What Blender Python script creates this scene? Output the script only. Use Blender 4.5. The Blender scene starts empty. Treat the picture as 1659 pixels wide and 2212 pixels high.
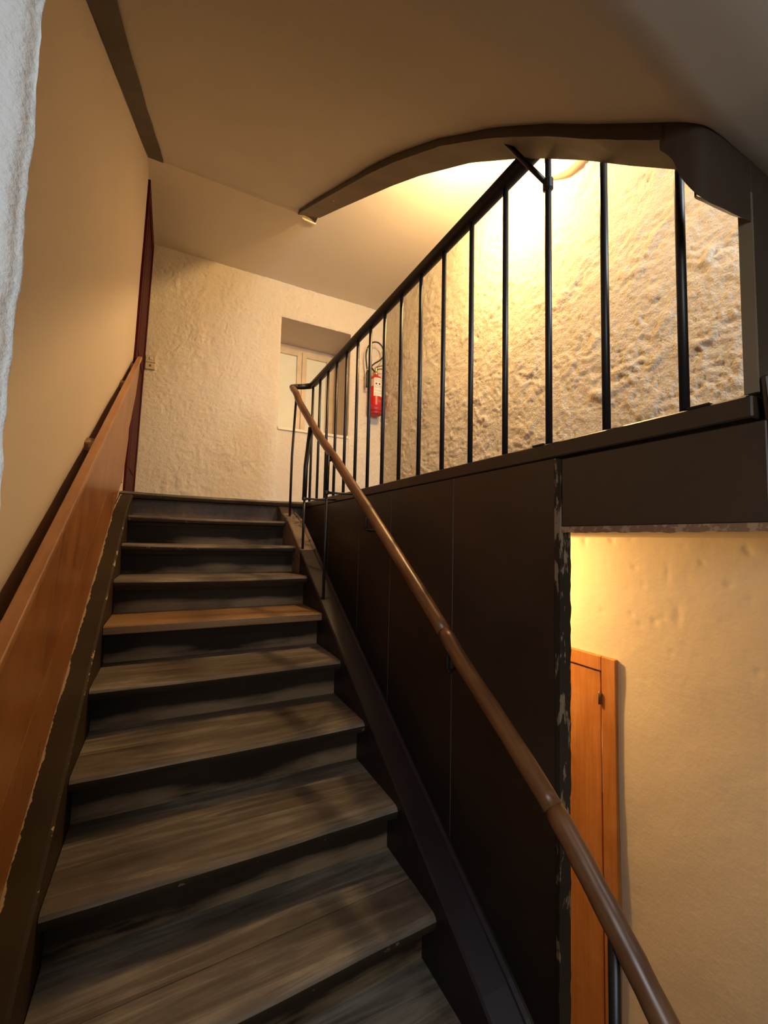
import bpy, bmesh, math, random
from mathutils import Vector, Matrix, noise

random.seed(7)
scene = bpy.context.scene
COL = scene.collection
Z0 = 2.62                      # eye height above the lower floor: all heights below are given from eye level

# ------------------------------------------------------------------ camera
camd = bpy.data.cameras.new('camera')
cam = bpy.data.objects.new('camera', camd)
COL.objects.link(cam)
camd.sensor_fit = 'HORIZONTAL'
camd.sensor_width = 36.0
camd.lens = 36.0 * 906.27 / 1659.0
camd.clip_start = 0.02
RT = Vector((0.89021646, -0.45499108, 0.0223106))
UPV = Vector((-0.05018549, -0.04927701, 0.99752353))
FW = Vector((0.45276491, 0.88913154, 0.06670115))
M = Matrix((RT, UPV, -FW)).transposed().to_4x4()
M.translation = Vector((0, 0, Z0))
cam.matrix_world = M
scene.camera = cam

# ------------------------------------------------------------------ world, daylight, exposure
world = bpy.data.worlds.new('world')
scene.world = world
world.use_nodes = True
bg = world.node_tree.nodes['Background']
bg.inputs[0].default_value = (1.0, 0.94, 0.86, 1)
bg.inputs[1].default_value = 0.014


def area_light(name, loc, target, size, size_y, power, color):
    l = bpy.data.lights.new(name, 'AREA')
    l.shape = 'RECTANGLE'
    l.size = size
    l.size_y = size_y
    l.energy = power
    l.color = color
    o = bpy.data.objects.new(name, l)
    COL.objects.link(o)
    o.location = (loc[0], loc[1], loc[2] + Z0)
    d = Vector(target) - Vector(loc)
    o.rotation_euler = d.to_track_quat('-Z', 'Y').to_euler()
    return o


# daylight from the stairwell windows behind the viewer
area_light('daylight_window_stairs', (-0.25, -1.15, 0.22), (0.30, 0.9, -0.15), 0.8, 0.6, 9.0, (0.93, 0.965, 1.0))
area_light('daylight_window_corridor', (1.60, -1.0, 1.55), (1.85, 2.0, 1.1), 0.7, 0.9, 30.0, (0.86, 0.92, 1.0))

vs = scene.view_settings
vs.view_transform = 'Standard'
vs.look = 'None'
vs.exposure = 1.0
vs.gamma = 1.0
vs.use_curve_mapping = False


# ------------------------------------------------------------------ materials
def new_mat(name):
    m = bpy.data.materials.new(name)
    m.use_nodes = True
    nt = m.node_tree
    b = nt.nodes['Principled BSDF']
    return m, nt, b


def N(nt, t, **kw):
    n = nt.nodes.new(t)
    for k, v in kw.items():
        setattr(n, k, v)
    return n


def coords(nt, scale=(1, 1, 1), src='Object', rot=(0, 0, 0)):
    tc = N(nt, 'ShaderNodeTexCoord')
    mp = N(nt, 'ShaderNodeMapping')
    mp.inputs['Scale'].default_value = scale
    mp.inputs['Rotation'].default_value = rot
    nt.links.new(tc.outputs[src], mp.inputs['Vector'])
    return mp.outputs['Vector']


def noise_n(nt, vec, scale, detail=4, rough=0.55, dist=0.0):
    n = N(nt, 'ShaderNodeTexNoise')
    n.inputs['Scale'].default_value = scale
    n.inputs['Detail'].default_value = detail
    n.inputs['Roughness'].default_value = rough
    n.inputs['Distortion'].default_value = dist
    nt.links.new(vec, n.inputs['Vector'])
    return n.outputs['Fac']


def ramp(nt, fac, stops):
    r = N(nt, 'ShaderNodeValToRGB')
    e = r.color_ramp.elements
    while len(e) < len(stops):
        e.new(0.5)
    for i, (p, c) in enumerate(stops):
        e[i].position = p
        e[i].color = c if len(c) == 4 else (*c, 1)
    nt.links.new(fac, r.inputs['Fac'])
    return r.outputs['Color']


def mixc(nt, fac, a, b):
    m = N(nt, 'ShaderNodeMix', data_type='RGBA')
    for s, v in (('Factor', fac),):
        if isinstance(v, (int, float)):
            m.inputs[0].default_value = v
        else:
            nt.links.new(v, m.inputs[0])
    for idx, v in ((6, a), (7, b)):
        if isinstance(v, tuple):
            m.inputs[idx].default_value = (*v, 1)
        else:
            nt.links.new(v, m.inputs[idx])
    return m.outputs[2]


def math_n(nt, op, a, b=None, clamp=False):
    m = N(nt, 'ShaderNodeMath', operation=op)
    m.use_clamp = clamp
    for i, v in enumerate((a, b)):
        if v is None:
            continue
        if isinstance(v, (int, float)):
            m.inputs[i].default_value = v
        else:
            nt.links.new(v, m.inputs[i])
    return m.outputs[0]


def bump(nt, b, height, strength=0.3, dist=0.01):
    n = N(nt, 'ShaderNodeBump')
    n.inputs['Strength'].default_value = strength
    n.inputs['Distance'].default_value = dist
    nt.links.new(height, n.inputs['Height'])
    nt.links.new(n.outputs['Normal'], b.inputs['Normal'])


def mat_plaster(name, col, col2, fine=60, strength=0.25, dist=0.004, blotch=1.3):
    m, nt, b = new_mat(name)
    v = coords(nt)
    big = noise_n(nt, v, blotch, 4)
    c = ramp(nt, big, [(0.30, col2), (0.70, col)])
    nt.links.new(c, b.inputs['Base Color'])
    b.inputs['Roughness'].default_value = 0.9
    b.inputs['Specular IOR Level'].default_value = 0.15
    fn = noise_n(nt, v, fine, 5, 0.6)
    bump(nt, b, fn, strength, dist)
    return m


def mat_paint(name, col, rough=0.38, wear=None, wear_at=0.66, spec=0.5, wsc=(1, 1, 1)):
    m, nt, b = new_mat(name)
    v = coords(nt)
    n1 = noise_n(nt, v, 2.2, 4)
    c = ramp(nt, n1, [(0.25, tuple(x * 0.75 for x in col)), (0.75, tuple(x * 1.25 for x in col))])
    if wear:
        n2 = noise_n(nt, coords(nt, wsc), 42, 6, 0.65)
        n3 = noise_n(nt, v, 3.1, 3)
        f = math_n(nt, 'ADD', math_n(nt, 'MULTIPLY', n2, 0.75), math_n(nt, 'MULTIPLY', n3, 0.4))
        fr = ramp(nt, f, [(wear_at, (0, 0, 0)), (wear_at + 0.03, (1, 1, 1))])
        c = mixc(nt, fr, c, wear)
    nt.links.new(c, b.inputs['Base Color'])
    rr = noise_n(nt, v, 9, 4)
    rv = math_n(nt, 'ADD', math_n(nt, 'MULTIPLY', rr, 0.22), rough - 0.11)
    nt.links.new(rv, b.inputs['Roughness'])
    b.inputs['Specular IOR Level'].default_value = spec
    bump(nt, b, noise_n(nt, v, 24, 4), 0.12, 0.004)
    return m


def mat_wood(name, dark, mid, light, scale=(1.6, 22, 22), rough=0.55, rot=(0, 0, 0), spec=0.4, knots=True, bstr=0.25):
    """grain runs along the local X axis of the coordinates (after rotation)"""
    m, nt, b = new_mat(name)
    inf = N(nt, 'ShaderNodeObjectInfo')
    tc = N(nt, 'ShaderNodeTexCoord')
    off = N(nt, 'ShaderNodeVectorMath', operation='ADD')
    cb = N(nt, 'ShaderNodeCombineXYZ')
    rn = math_n(nt, 'MULTIPLY', inf.outputs['Random'], 37.0)
    for i in range(3):
        nt.links.new(rn, cb.inputs[i])
    mp0 = N(nt, 'ShaderNodeMapping')
    mp0.inputs['Rotation'].default_value = rot
    nt.links.new(tc.outputs['Object'], mp0.inputs['Vector'])
    nt.links.new(mp0.outputs['Vector'], off.inputs[0])
    nt.links.new(cb.outputs[0], off.inputs[1])
    mp = N(nt, 'ShaderNodeMapping')
    mp.inputs['Scale'].default_value = scale
    nt.links.new(off.outputs[0], mp.inputs['Vector'])
    v = mp.outputs['Vector']
    g = noise_n(nt, v, 1.0, 7, 0.68, 1.1)
    mp2 = N(nt, 'ShaderNodeMapping')
    mp2.inputs['Scale'].default_value = (2.2, 4.5, 4.5)
    nt.links.new(off.outputs[0], mp2.inputs['Vector'])
    big = noise_n(nt, mp2.outputs['Vector'], 1.0, 4, 0.6, 0.3)
    f = math_n(nt, 'ADD', math_n(nt, 'MULTIPLY', g, 0.55), math_n(nt, 'MULTIPLY', big, 0.45))
    c = ramp(nt, f, [(0.34, dark), (0.50, mid), (0.66, light)])
    nt.links.new(c, b.inputs['Base Color'])
    rv = math_n(nt, 'ADD', math_n(nt, 'MULTIPLY', g, 0.3), rough - 0.15)
    nt.links.new(rv, b.inputs['Roughness'])
    b.inputs['Specular IOR Level'].default_value = spec
    bump(nt, b, g, bstr, 0.004)
    return m


def mat_uv_worn(name, base, worn, worn2, mode='riser', rough=0.5):
    """dark paint, scuffed through in patches; uv.x along the piece, uv.y across it (0 = foot)"""
    m, nt, b = new_mat(name)
    tc = N(nt, 'ShaderNodeTexCoord')
    inf = N(nt, 'ShaderNodeObjectInfo')
    sep = N(nt, 'ShaderNodeSeparateXYZ')
    nt.links.new(tc.outputs['UV'], sep.inputs[0])
    off = N(nt, 'ShaderNodeVectorMath', operation='ADD')
    cb = N(nt, 'ShaderNodeCombineXYZ')
    rn = math_n(nt, 'MULTIPLY', inf.outputs['Random'], 29.0)
    for i in range(3):
        nt.links.new(rn, cb.inputs[i])
    nt.links.new(tc.outputs['Object'], off.inputs[0])
    nt.links.new(cb.outputs[0], off.inputs[1])
    mp = N(nt, 'ShaderNodeMapping')
    mp.inputs['Scale'].default_value = (5, 5, 60) if mode == 'riser' else (15, 15, 15)
    nt.links.new(off.outputs[0], mp.inputs['Vector'])
    n1 = noise_n(nt, mp.outputs['Vector'], 1.0, 6, 0.7)
    mp3 = N(nt, 'ShaderNodeMapping')
    mp3.inputs['Scale'].default_value = (2.2, 2.2, 6)
    nt.links.new(off.outputs[0], mp3.inputs['Vector'])
    n2 = noise_n(nt, mp3.outputs['Vector'], 1.0, 3, 0.5)
    if mode == 'riser':
        low = ramp(nt, sep.outputs['Y'], [(0.16, (1, 1, 1)), (0.38, (0.80, 0.80, 0.80)), (0.74, (0, 0, 0))])
        mid = math_n(nt, 'MULTIPLY', low, math_n(nt, 'ADD', math_n(nt, 'MULTIPLY', n2, 0.9), 0.1))
        f = math_n(nt, 'MULTIPLY', math_n(nt, 'ADD', n1, n2), mid)
        fr = ramp(nt, f, [(0.30, (0, 0, 0)), (0.56, (1, 1, 1))])
    else:
        e = math_n(nt, 'ABSOLUTE', math_n(nt, 'SUBTRACT', sep.outputs['Y'], 0.5))
        ed = math_n(nt, 'MULTIPLY', e, 2.0)
        er = ramp(nt, ed, [(0.45, (0, 0, 0)), (0.98, (0.36, 0.36, 0.36))])
        f = math_n(nt, 'ADD', math_n(nt, 'MULTIPLY', n1, 0.55), math_n(nt, 'ADD', er, math_n(nt, 'MULTIPLY', n2, 0.25)))
        fr = ramp(nt, f, [(0.665, (0, 0, 0)), (0.68, (1, 1, 1))])
    wc = mixc(nt, n1, worn, worn2)
    dk = ramp(nt, n2, [(0.3, tuple(x * 0.7 for x in base)), (0.7, tuple(x * 1.3 for x in base))])
    c = mixc(nt, fr, dk, wc)
    nt.links.new(c, b.inputs['Base Color'])
    b.inputs['Roughness'].default_value = rough
    b.inputs['Specular IOR Level'].default_value = 0.12
    bump(nt, b, n1, 0.25, 0.004)
    return m


def mat_plain(name, col, rough=0.5, metal=0.0, spec=0.5, bumpy=0.0):
    m, nt, b = new_mat(name)
    v = coords(nt)
    n1 = noise_n(nt, v, 8, 4)
    c = ramp(nt, n1, [(0.25, tuple(x * 0.85 for x in col)), (0.75, tuple(min(1, x * 1.12) for x in col))])
    nt.links.new(c, b.inputs['Base Color'])
    b.inputs['Roughness'].default_value = rough
    b.inputs['Metallic'].default_value = metal
    b.inputs['Specular IOR Level'].default_value = spec
    if bumpy:
        bump(nt, b, noise_n(nt, v, 60, 4), bumpy, 0.003)
    return m


MT = {}
MT['rough_wall'] = mat_plaster('rough_plaster', (0.81, 0.73, 0.585), (0.75, 0.66, 0.51), 95, 0.8, 0.008)
MT['smooth_wall'] = mat_plaster('smooth_plaster', (0.71, 0.62, 0.53), (0.67, 0.585, 0.495), 30, 0.10, 0.003)
MT['lower_wall'] = mat_plaster('lower_plaster', (0.78, 0.66, 0.46), (0.74, 0.62, 0.42), 16, 0.35, 0.008)
MT['pier'] = mat_plaster('pier_plaster', (0.82, 0.82, 0.80), (0.76, 0.76, 0.74), 130, 0.6, 0.006)
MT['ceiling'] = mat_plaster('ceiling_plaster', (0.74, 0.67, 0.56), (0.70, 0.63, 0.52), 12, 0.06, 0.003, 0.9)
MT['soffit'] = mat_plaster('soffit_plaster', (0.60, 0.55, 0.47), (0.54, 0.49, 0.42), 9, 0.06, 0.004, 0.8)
MT['dark_paint'] = mat_paint('dark_brown_paint', (0.042, 0.027, 0.0175), 0.38, (0.16, 0.12, 0.09), 0.83)
MT['dark_stringer'] = mat_paint('dark_stringer_paint', (0.020, 0.014, 0.016), 0.45, (0.17, 0.13, 0.10), 0.84, 0.22)
MT['strip_paint'] = mat_paint('dull_brown_paint', (0.06, 0.045, 0.028), 0.6)
MT['joint'] = mat_plain('joint_filler', (0.13, 0.10, 0.08), 0.7)
MT['nosing'] = mat_paint('dark_nosing_edge', (0.030, 0.020, 0.012), 0.6, (0.13, 0.095, 0.06), 0.70, 0.12)
MT['iron'] = mat_plain('black_iron', (0.010, 0.009, 0.009), 0.42, 0.0, 0.5)
MT['under_stringer_and_lit_edge'] = mat_paint('worn_under_and_lit_edge', (0.16, 0.12, 0.075), 0.7, (0.30, 0.23, 0.15), 0.84, 0.25)  # tan underside; also stands in for lamplight on the newel's side
MT['tread'] = mat_wood('worn_tread_wood', (0.050, 0.039, 0.027), (0.130, 0.106, 0.080), (0.32, 0.280, 0.220), (1.5, 20, 20), 0.60, (0, 0, 0), 0.25)
MT['tread_new'] = mat_wood('new_tread_wood', (0.16, 0.085, 0.035), (0.25, 0.14, 0.06), (0.32, 0.19, 0.085), (1.4, 24, 24), 0.55)
MT['riser'] = mat_uv_worn('scuffed_riser', (0.026, 0.0165, 0.0095), (0.30, 0.205, 0.118), (0.14, 0.092, 0.052), 'riser', 0.65)
MT['chipped'] = mat_uv_worn('chipped_stringer', (0.040, 0.028, 0.018), (0.46, 0.36, 0.24), (0.34, 0.25, 0.15), 'edge', 0.55)
MT['edge_chip'] = mat_paint('chipped_edge', (0.035, 0.025, 0.016), 0.7, (0.24, 0.175, 0.11), 0.63, 0.15, (1.2, 1.2, 0.3))
MT['worn_stringer'] = mat_paint('bare_worn_stringer', (0.16, 0.115, 0.075), 0.6, (0.05, 0.035, 0.024), 0.62, 0.3)
SL = math.atan(0.602)
MT['panel_wood'] = mat_wood('varnished_panel_wood', (0.20, 0.070, 0.018), (0.32, 0.125, 0.036), (0.42, 0.185, 0.06), (2.4, 30, 1.6), 0.32,
                            (SL - math.pi / 2 if False else 0, 0, 0), 0.5, True, 0.05)
MT['cap_wood'] = mat_wood('worn_cap_wood', (0.28, 0.125, 0.055), (0.38, 0.185, 0.09), (0.46, 0.25, 0.13), (16, 2.0, 2.0), 0.38, (0, 0, 0), 0.5, True, 0.05)
MT['rail_wood'] = mat_wood('handrail_wood', (0.075, 0.028, 0.010), (0.15, 0.062, 0.022), (0.23, 0.100, 0.037), (30, 3, 3), 0.36, (0, 0, 0), 0.5, True, 0.1)
MT['door_wood'] = mat_wood('orange_door_wood', (0.40, 0.145, 0.030), (0.52, 0.205, 0.050), (0.62, 0.28, 0.085), (26, 26, 1.3), 0.42, (0, 0, 0), 0.4, True, 0.06)
MT['red'] = mat_plain('dark_red_gloss', (0.060, 0.003, 0.006), 0.6, 0.0, 0.12)
MT['cream'] = mat_plain('cream_gloss', (0.74, 0.58, 0.38), 0.4)
MT['sill'] = mat_plain('pale_sill', (0.85, 0.74, 0.52), 0.45)
MT['switch'] = mat_plain('cream_plastic', (0.62, 0.50, 0.34), 0.4)
MT['switch_dark'] = mat_plain('brown_plastic', (0.25, 0.16, 0.09), 0.4)
MT['floor'] = mat_wood('floor_wood', (0.05, 0.03, 0.018), (0.10, 0.065, 0.038), (0.16, 0.11, 0.07), (18, 1.2, 18), 0.6)
MT['ext_red'] = mat_plain('extinguisher_red', (0.60, 0.018, 0.012), 0.32)
MT['ext_base'] = mat_plain('extinguisher_foot', (0.42, 0.02, 0.03), 0.5)
MT['brass'] = mat_plain('pale_brass', (0.78, 0.60, 0.30), 0.3, 0.8)
MT['rubber'] = mat_plain('black_rubber', (0.012, 0.011, 0.010), 0.5)
MT['paper'] = mat_plain('label_paper', (0.80, 0.76, 0.66), 0.6)
MT['paper_tan'] = mat_plain('label_tan', (0.62, 0.40, 0.24), 0.6)
MT['ink'] = mat_plain('label_ink', (0.03, 0.03, 0.03), 0.6)
MT['ink_grey'] = mat_plain('label_ink_grey', (0.45, 0.43, 0.38), 0.6)
MT['lath'] = mat_paint('broken_lath', (0.24, 0.13, 0.07), 0.7, (0.40, 0.25, 0.14), 0.6)
MT['hinge'] = mat_plain('hinge_brass', (0.30, 0.20, 0.09), 0.35, 0.7)


def mat_glass_frosted():
    m, nt, b = new_mat('frosted_pane')
    v = coords(nt)
    c = ramp(nt, noise_n(nt, v, 5, 3), [(0.3, (0.80, 0.80, 0.62)), (0.7, (0.86, 0.85, 0.68))])
    nt.links.new(c, b.inputs['Base Color'])
    b.inputs['Roughness'].default_value = 0.55
    bump(nt, b, noise_n(nt, v, 120, 3), 0.15, 0.002)
    return m


MT['pane'] = mat_glass_frosted()


def mat_emit(name, col, s):
    m, nt, b = new_mat(name)
    b.inputs['Base Color'].default_value = (*col, 1)
    b.inputs['Emission Color'].default_value = (*col, 1)
    b.inputs['Emission Strength'].default_value = s
    return m


MT['bulb'] = mat_emit('lamp_glass', (1.0, 0.72, 0.40), 6.0)


# ------------------------------------------------------------------ mesh helpers
class MB:
    """collects verts / faces (eye-level coordinates) for one mesh"""

    def __init__(self):
        self.v = []
        self.f = []
        self.uv = {}

    def add(self, verts, faces, uvs=None):
        o = len(self.v)
        self.v += [tuple(p) for p in verts]
        for i, fc in enumerate(faces):
            self.f.append(tuple(o + k for k in fc))
            if uvs:
                self.uv[len(self.f) - 1] = uvs[i]
        return self

    def hexa(self, p):
        """p: 8 points, 0-3 lower ring, 4-7 upper ring"""
        return self.add(p, [(3, 2, 1, 0), (4, 5, 6, 7), (0, 1, 5, 4), (1, 2, 6, 5), (2, 3, 7, 6), (3, 0, 4, 7)])

    def box(self, a, b):
        (x0, y0, z0), (x1, y1, z1) = a, b
        return self.hexa([(x0, y0, z0), (x1, y0, z0), (x1, y1, z0), (x0, y1, z0),
                          (x0, y0, z1), (x1, y0, z1), (x1, y1, z1), (x0, y1, z1)])

    def tube(self, pts, rad, n=12, cap=True, flat=1.0):
        pts = [Vector(p) for p in pts]
        rings = []
        for i, p in enumerate(pts):
            a = pts[max(0, i - 1)]
            b = pts[min(len(pts) - 1, i + 1)]
            t = (b - a).normalized()
            ref = Vector((0, 0, 1)) if abs(t.z) < 0.95 else Vector((1, 0, 0))
            s = t.cross(ref).normalized()
            w = s.cross(t).normalized()
            r = rad[i] if isinstance(rad, (list, tuple)) else rad
            rings.append([p + s * (r * math.cos(2 * math.pi * k / n)) + w * (r * flat * math.sin(2 * math.pi * k / n)) for k in range(n)])
        vs_ = [q for rg in rings for q in rg]
        fs = []
        for i in range(len(rings) - 1):
            for k in range(n):
                k2 = (k + 1) % n
                fs.append((i * n + k, i * n + k2, (i + 1) * n + k2, (i + 1) * n + k))
        if cap:
            fs.append(tuple(reversed(range(n))))
            fs.append(tuple((len(rings) - 1) * n + k for k in range(n)))
        return self.add(vs_, fs)

    def lathe(self, c, prof, n=24):
        """prof: list of (r, z); axis vertical through c"""
        vs_ = []
        for r, z in prof:
            for k in range(n):
                a = 2 * math.pi * k / n
                vs_.append((c[0] + r * math.cos(a), c[1] + r * math.sin(a), c[2] + z))
        fs = []
        for i in range(len(prof) - 1):
            for k in range(n):
                k2 = (k + 1) % n
                fs.append((i * n + k, i * n + k2, (i + 1) * n + k2, (i + 1) * n + k))
        fs.append(tuple(reversed(range(n))))
        fs.append(tuple((len(prof) - 1) * n + k for k in range(n)))
        return self.add(vs_, fs)

    def build(self, name, mat, parent=None, bevel=0.0, smooth=False, seg=2, solid=0.0):
        org = Vector(parent['_org']) if parent is not None and '_org' in parent else Vector((0, 0, 0))
        me = bpy.data.meshes.new(name)
        me.from_pydata([(p[0] - org.x, p[1] - org.y, p[2] + Z0 - org.z) for p in self.v], [], self.f)
        if self.uv:
            ul = me.uv_layers.new(name='UVMap')
            for pi, poly in enumerate(me.polygons):
                if pi in self.uv:
                    for li, c in zip(poly.loop_indices, self.uv[pi]):
                        ul.data[li].uv = c
        bm = bmesh.new()
        bm.from_mesh(me)
        bmesh.ops.recalc_face_normals(bm, faces=bm.faces)
        if bevel > 0:
            eds = [e for e in bm.edges if len(e.link_faces) == 2 and e.calc_face_angle(0) > 0.5]
            bmesh.ops.bevel(bm, geom=eds, offset=bevel, segments=seg, affect='EDGES', profile=0.5)
        bm.to_mesh(me)
        bm.free()
        if smooth:
            for p in me.polygons:
                p.use_smooth = True
        o = bpy.data.objects.new(name, me)
        me.materials.append(MT[mat] if isinstance(mat, str) else mat)
        COL.objects.link(o)
        if parent is not None:
            o.parent = parent
            o['_org'] = tuple(org)
        if solid:
            md = o.modifiers.new('thickness', 'SOLIDIFY')
            md.thickness = solid
            md.offset = 1.0
        return o


def thing(name, label, cat, loc, group=None):
    o = bpy.data.objects.new(name, None)
    COL.objects.link(o)
    o.location = (loc[0], loc[1], loc[2] + Z0)
    o.empty_display_size = 0.1
    o['_org'] = (loc[0], loc[1], loc[2] + Z0)
    o['label'] = label
    o['category'] = cat
    if group:
        o['group'] = group
    return o


def struct(o, label=None, cat=None):
    o['kind'] = 'structure'
    if label:
        o['label'] = label
    if cat:
        o['category'] = cat
    return o


def fbm(a, b, c, oct_=4):
    return noise.fractal(Vector((a, b, c)), 1.0, 2.1, oct_, noise_basis='PERLIN_ORIGINAL')


def _layer(a, b, seed, ang):
    ca, sa = math.cos(ang), math.sin(ang)
    p, q_ = a * ca + b * sa, -a * sa + b * ca
    r1 = abs(noise.noise(Vector((p * 13, q_ * 24, seed + 3))))
    r2 = abs(noise.noise(Vector((p * 27, q_ * 44, seed + 5))))
    n0 = noise.noise(Vector((p * 8, q_ * 14, seed)))
    return 0.75 * max(n0, -0.12) + 0.8 * (0.28 - r1) * (1.2 - r1), 0.75 * (0.25 - r2)


def lumps(a, b, seed, ang=0.6, amp=1.0):
    """trowelled rough render: diagonal scoops in two directions with crumbly breaks, in metres"""
    wx = 0.016 * noise.noise(Vector((a * 14, b * 14, seed + 9))) + 0.006 * noise.noise(Vector((a * 40, b * 40, seed + 11)))
    wy = 0.016 * noise.noise(Vector((a * 14, b * 14, seed + 19))) + 0.006 * noise.noise(Vector((a * 40, b * 40, seed + 13)))
    h1, g1 = _layer(a + wx, b + wy, seed, ang)
    h2, g2 = _layer(a + wx, b + wy, seed + 50, ang + 0.75)
    k = max(0.0, min(1.0, 0.5 + 2.6 * noise.noise(Vector((a * 5, b * 5, seed + 41)))))
    md = max(0.25, min(1.25, 0.8 + 1.2 * noise.noise(Vector((a * 4.3, b * 4.3, seed + 23)))))
    md2 = max(0.2, min(1.3, 0.7 + 1.5 * noise.noise(Vector((a * 7.7, b * 7.7, seed + 29)))))
    h = md * (h1 * (1 - k) + h2 * k) + md2 * (g1 * (1 - k) + g2 * k)
    h += 0.25 * noise.noise(Vector((a * 70, b * 70, seed + 6)))
    h += 0.5 * noise.noise(Vector((a * 2.5, b * 2.5, seed + 7)))
    return 0.0085 * amp * h


def grid_surface(us, ws, fn, keep=None):
    """fn(a,b)->point"""
    m = MB()
    verts = [fn(a, b) for a in us for b in ws]
    nb = len(ws)
    fs = []
    for i in range(len(us) - 1):
        for j in range(nb - 1):
            if keep and not keep(0.5 * (us[i] + us[i + 1]), 0.5 * (ws[j] + ws[j + 1])):
                continue
            fs.append((i * nb + j, (i + 1) * nb + j, (i + 1) * nb + j + 1, i * nb + j + 1))
    used = sorted({k for f_ in fs for k in f_})
    mp = {k: i for i, k in enumerate(used)}
    m.add([verts[k] for k in used], [tuple(mp[k] for k in f_) for f_ in fs])
    return m


def lin(a, b, n):
    return [a + (b - a) * i / n for i in range(n + 1)]


def interp(tab, x):
    tab = sorted(tab)
    if x <= tab[0][0]:
        (x0, y0), (x1, y1) = tab[0], tab[1]
    elif x >= tab[-1][0]:
        (x0, y0), (x1, y1) = tab[-2], tab[-1]
    else:
        for k in range(len(tab) - 1):
            if tab[k][0] <= x <= tab[k + 1][0]:
                (x0, y0), (x1, y1) = tab[k], tab[k + 1]
                break
    return y0 + (y1 - y0) * (x - x0) / (x1 - x0)


# ------------------------------------------------------------------ measurements (metres, heights from eye level)
ZL = 0.279            # landing floor
V0 = 3.148            # landing nosing
G, RS = 0.2722, 0.1639  # going and rise
SLOPE = RS / G
UL, US = -0.2226, 0.7086
UP = 0.930            # partition / balustrade face
ZC = 2.593            # corridor ceiling
VB = 4.151            # back wall
UR = 2.05             # right wall
ZF = -2.62            # lower floor


def noseline(v):
    return ZL - (V0 - v) * SLOPE


def uw(z):            # left wall, a little out of plumb
    return -0.305 + 0.016 * z


# ------------------------------------------------------------------ the setting
# left wall
m = grid_surface(lin(0.50, 4.45, 60), lin(ZF, 3.0, 60),
                 lambda v, z: (uw(z) + 0.003 * fbm(v * 1.5, z * 1.5, 2.0, 3), v, z))
struct(m.build('wall_left', 'smooth_wall', smooth=True, solid=0.12))

# pier of rough white plaster at the near left
def pier_pt(s, z):
    # s runs along the pier outline: camera face, rounded arris, then the side into the stair
    a = (-0.62, 0.46)
    b = (-0.146, 0.545)
    c = (-0.31, 0.75)
    j = 0.006 * noise.noise(Vector((z * 9, 1.3, 0))) + 0.004 * noise.noise(Vector((z * 31, 4.3, 0)))
    if s <= 1.0:
        x, y = a[0] + (b[0] - a[0]) * s, a[1] + (b[1] - a[1]) * s
        nx, ny = 0.18, -0.98
    else:
        t = s - 1.0
        x, y = b[0] + (c[0] - b[0]) * t, b[1] + (c[1] - b[1]) * t
        nx, ny = 0.8, 0.6
    d = 0.35 * lumps(x * 2.6 + y, z * 2.6, 31.0, 0.4, 0.9)
    rnd = 0.010 * math.exp(-((s - 1.0) / 0.03) ** 2)
    return (x + nx * d - rnd + j * 0.6 + 0.010 * (z - 0.1), y + ny * d + rnd, z)


ss = lin(0, 0.7, 14) + lin(0.715, 1.0, 46)[0:] + lin(1.02, 2.0, 20)
m = grid_surface(ss, lin(ZF, -0.3, 30) + lin(-0.3, 1.3, 230)[1:] + lin(1.3, 2.6, 20)[1:], pier_pt)
struct(m.build('wall_pier', 'pier', smooth=True))

# back wall with the window opening
A0, A1, AT, SILL = 0.905, 1.66, 2.238, 1.10
us = lin(-0.36, A0, 140) + lin(A0, A1, 84)[1:] + lin(A1, 2.09, 48)[1:]
ws = lin(ZL - 0.02, SILL, 92) + lin(SILL, AT, 126)[1:] + lin(AT, 2.66, 46)[1:]


def back_pt(u, z):
    amp = 1.0
    if A0 - 1e-4 <= u <= A1 + 1e-4 and z <= SILL + 1e-4:
        return (u, VB + 0.012 - 0.5 * lumps(u, z, 12.0, 0.3, 0.8), z)
    e = min(abs(u - A0), abs(u - A1)) if z < AT + 0.02 else 1
    e2 = abs(z - AT) if A0 - 0.02 < u < A1 + 0.02 else 1
    rnd = 0.010 * math.exp(-min(e, e2) / 0.012) if z > SILL else 0
    return (u, VB - lumps(u * 0.80, z * 0.80, 4.0, 0.75, 1.6 * amp) + rnd, z + (0.006 * noise.noise(Vector((u * 25, 3, 1))) if abs(z - AT) < 1e-4 and A0 < u < A1 else 0))


m = grid_surface(us, ws, back_pt, lambda u, z: not (A0 < u < A1 and SILL < z < AT))
struct(m.build('wall_back', 'rough_wall', smooth=True))
# reveals of the window recess
VW = 4.76
m = MB()
m.hexa([(A0 - 0.10, VB + 0.006, AT), (A1 + 0.16, VB + 0.006, AT), (A1 + 0.16, VW + 0.06, AT + 0.0), (A0 - 0.10, VW + 0.06, AT + 0.0),
        (A0 - 0.10, VB + 0.006, AT + 0.2), (A1 + 0.16, VB + 0.006, AT + 0.2), (A1 + 0.16, VW + 0.06, AT + 0.2), (A0 - 0.10, VW + 0.06, AT + 0.2)])
m.box((A0 - 0.10, VB + 0.012, SILL - 0.02), (A0, VW + 0.06, AT))
m.hexa([(A1, VB + 0.006, SILL - 0.05), (A1 + 0.16, VB + 0.006, SILL - 0.05), (A1 + 0.16, VW + 0.06, SILL - 0.05), (A1 + 0.04, VW + 0.06, SILL - 0.05),
        (A1, VB + 0.006, AT), (A1 + 0.16, VB + 0.006, AT), (A1 + 0.16, VW + 0.06, AT), (A1 + 0.04, VW + 0.06, AT)])
struct(m.build('trim_1', 'smooth_wall'))
m = MB().box((A0 + 0.002, VB - 0.006, SILL - 0.022), (A1 - 0.002, VW, SILL + 0.006))
struct(m.build('trim_2', 'sill', bevel=0.004))

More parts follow.
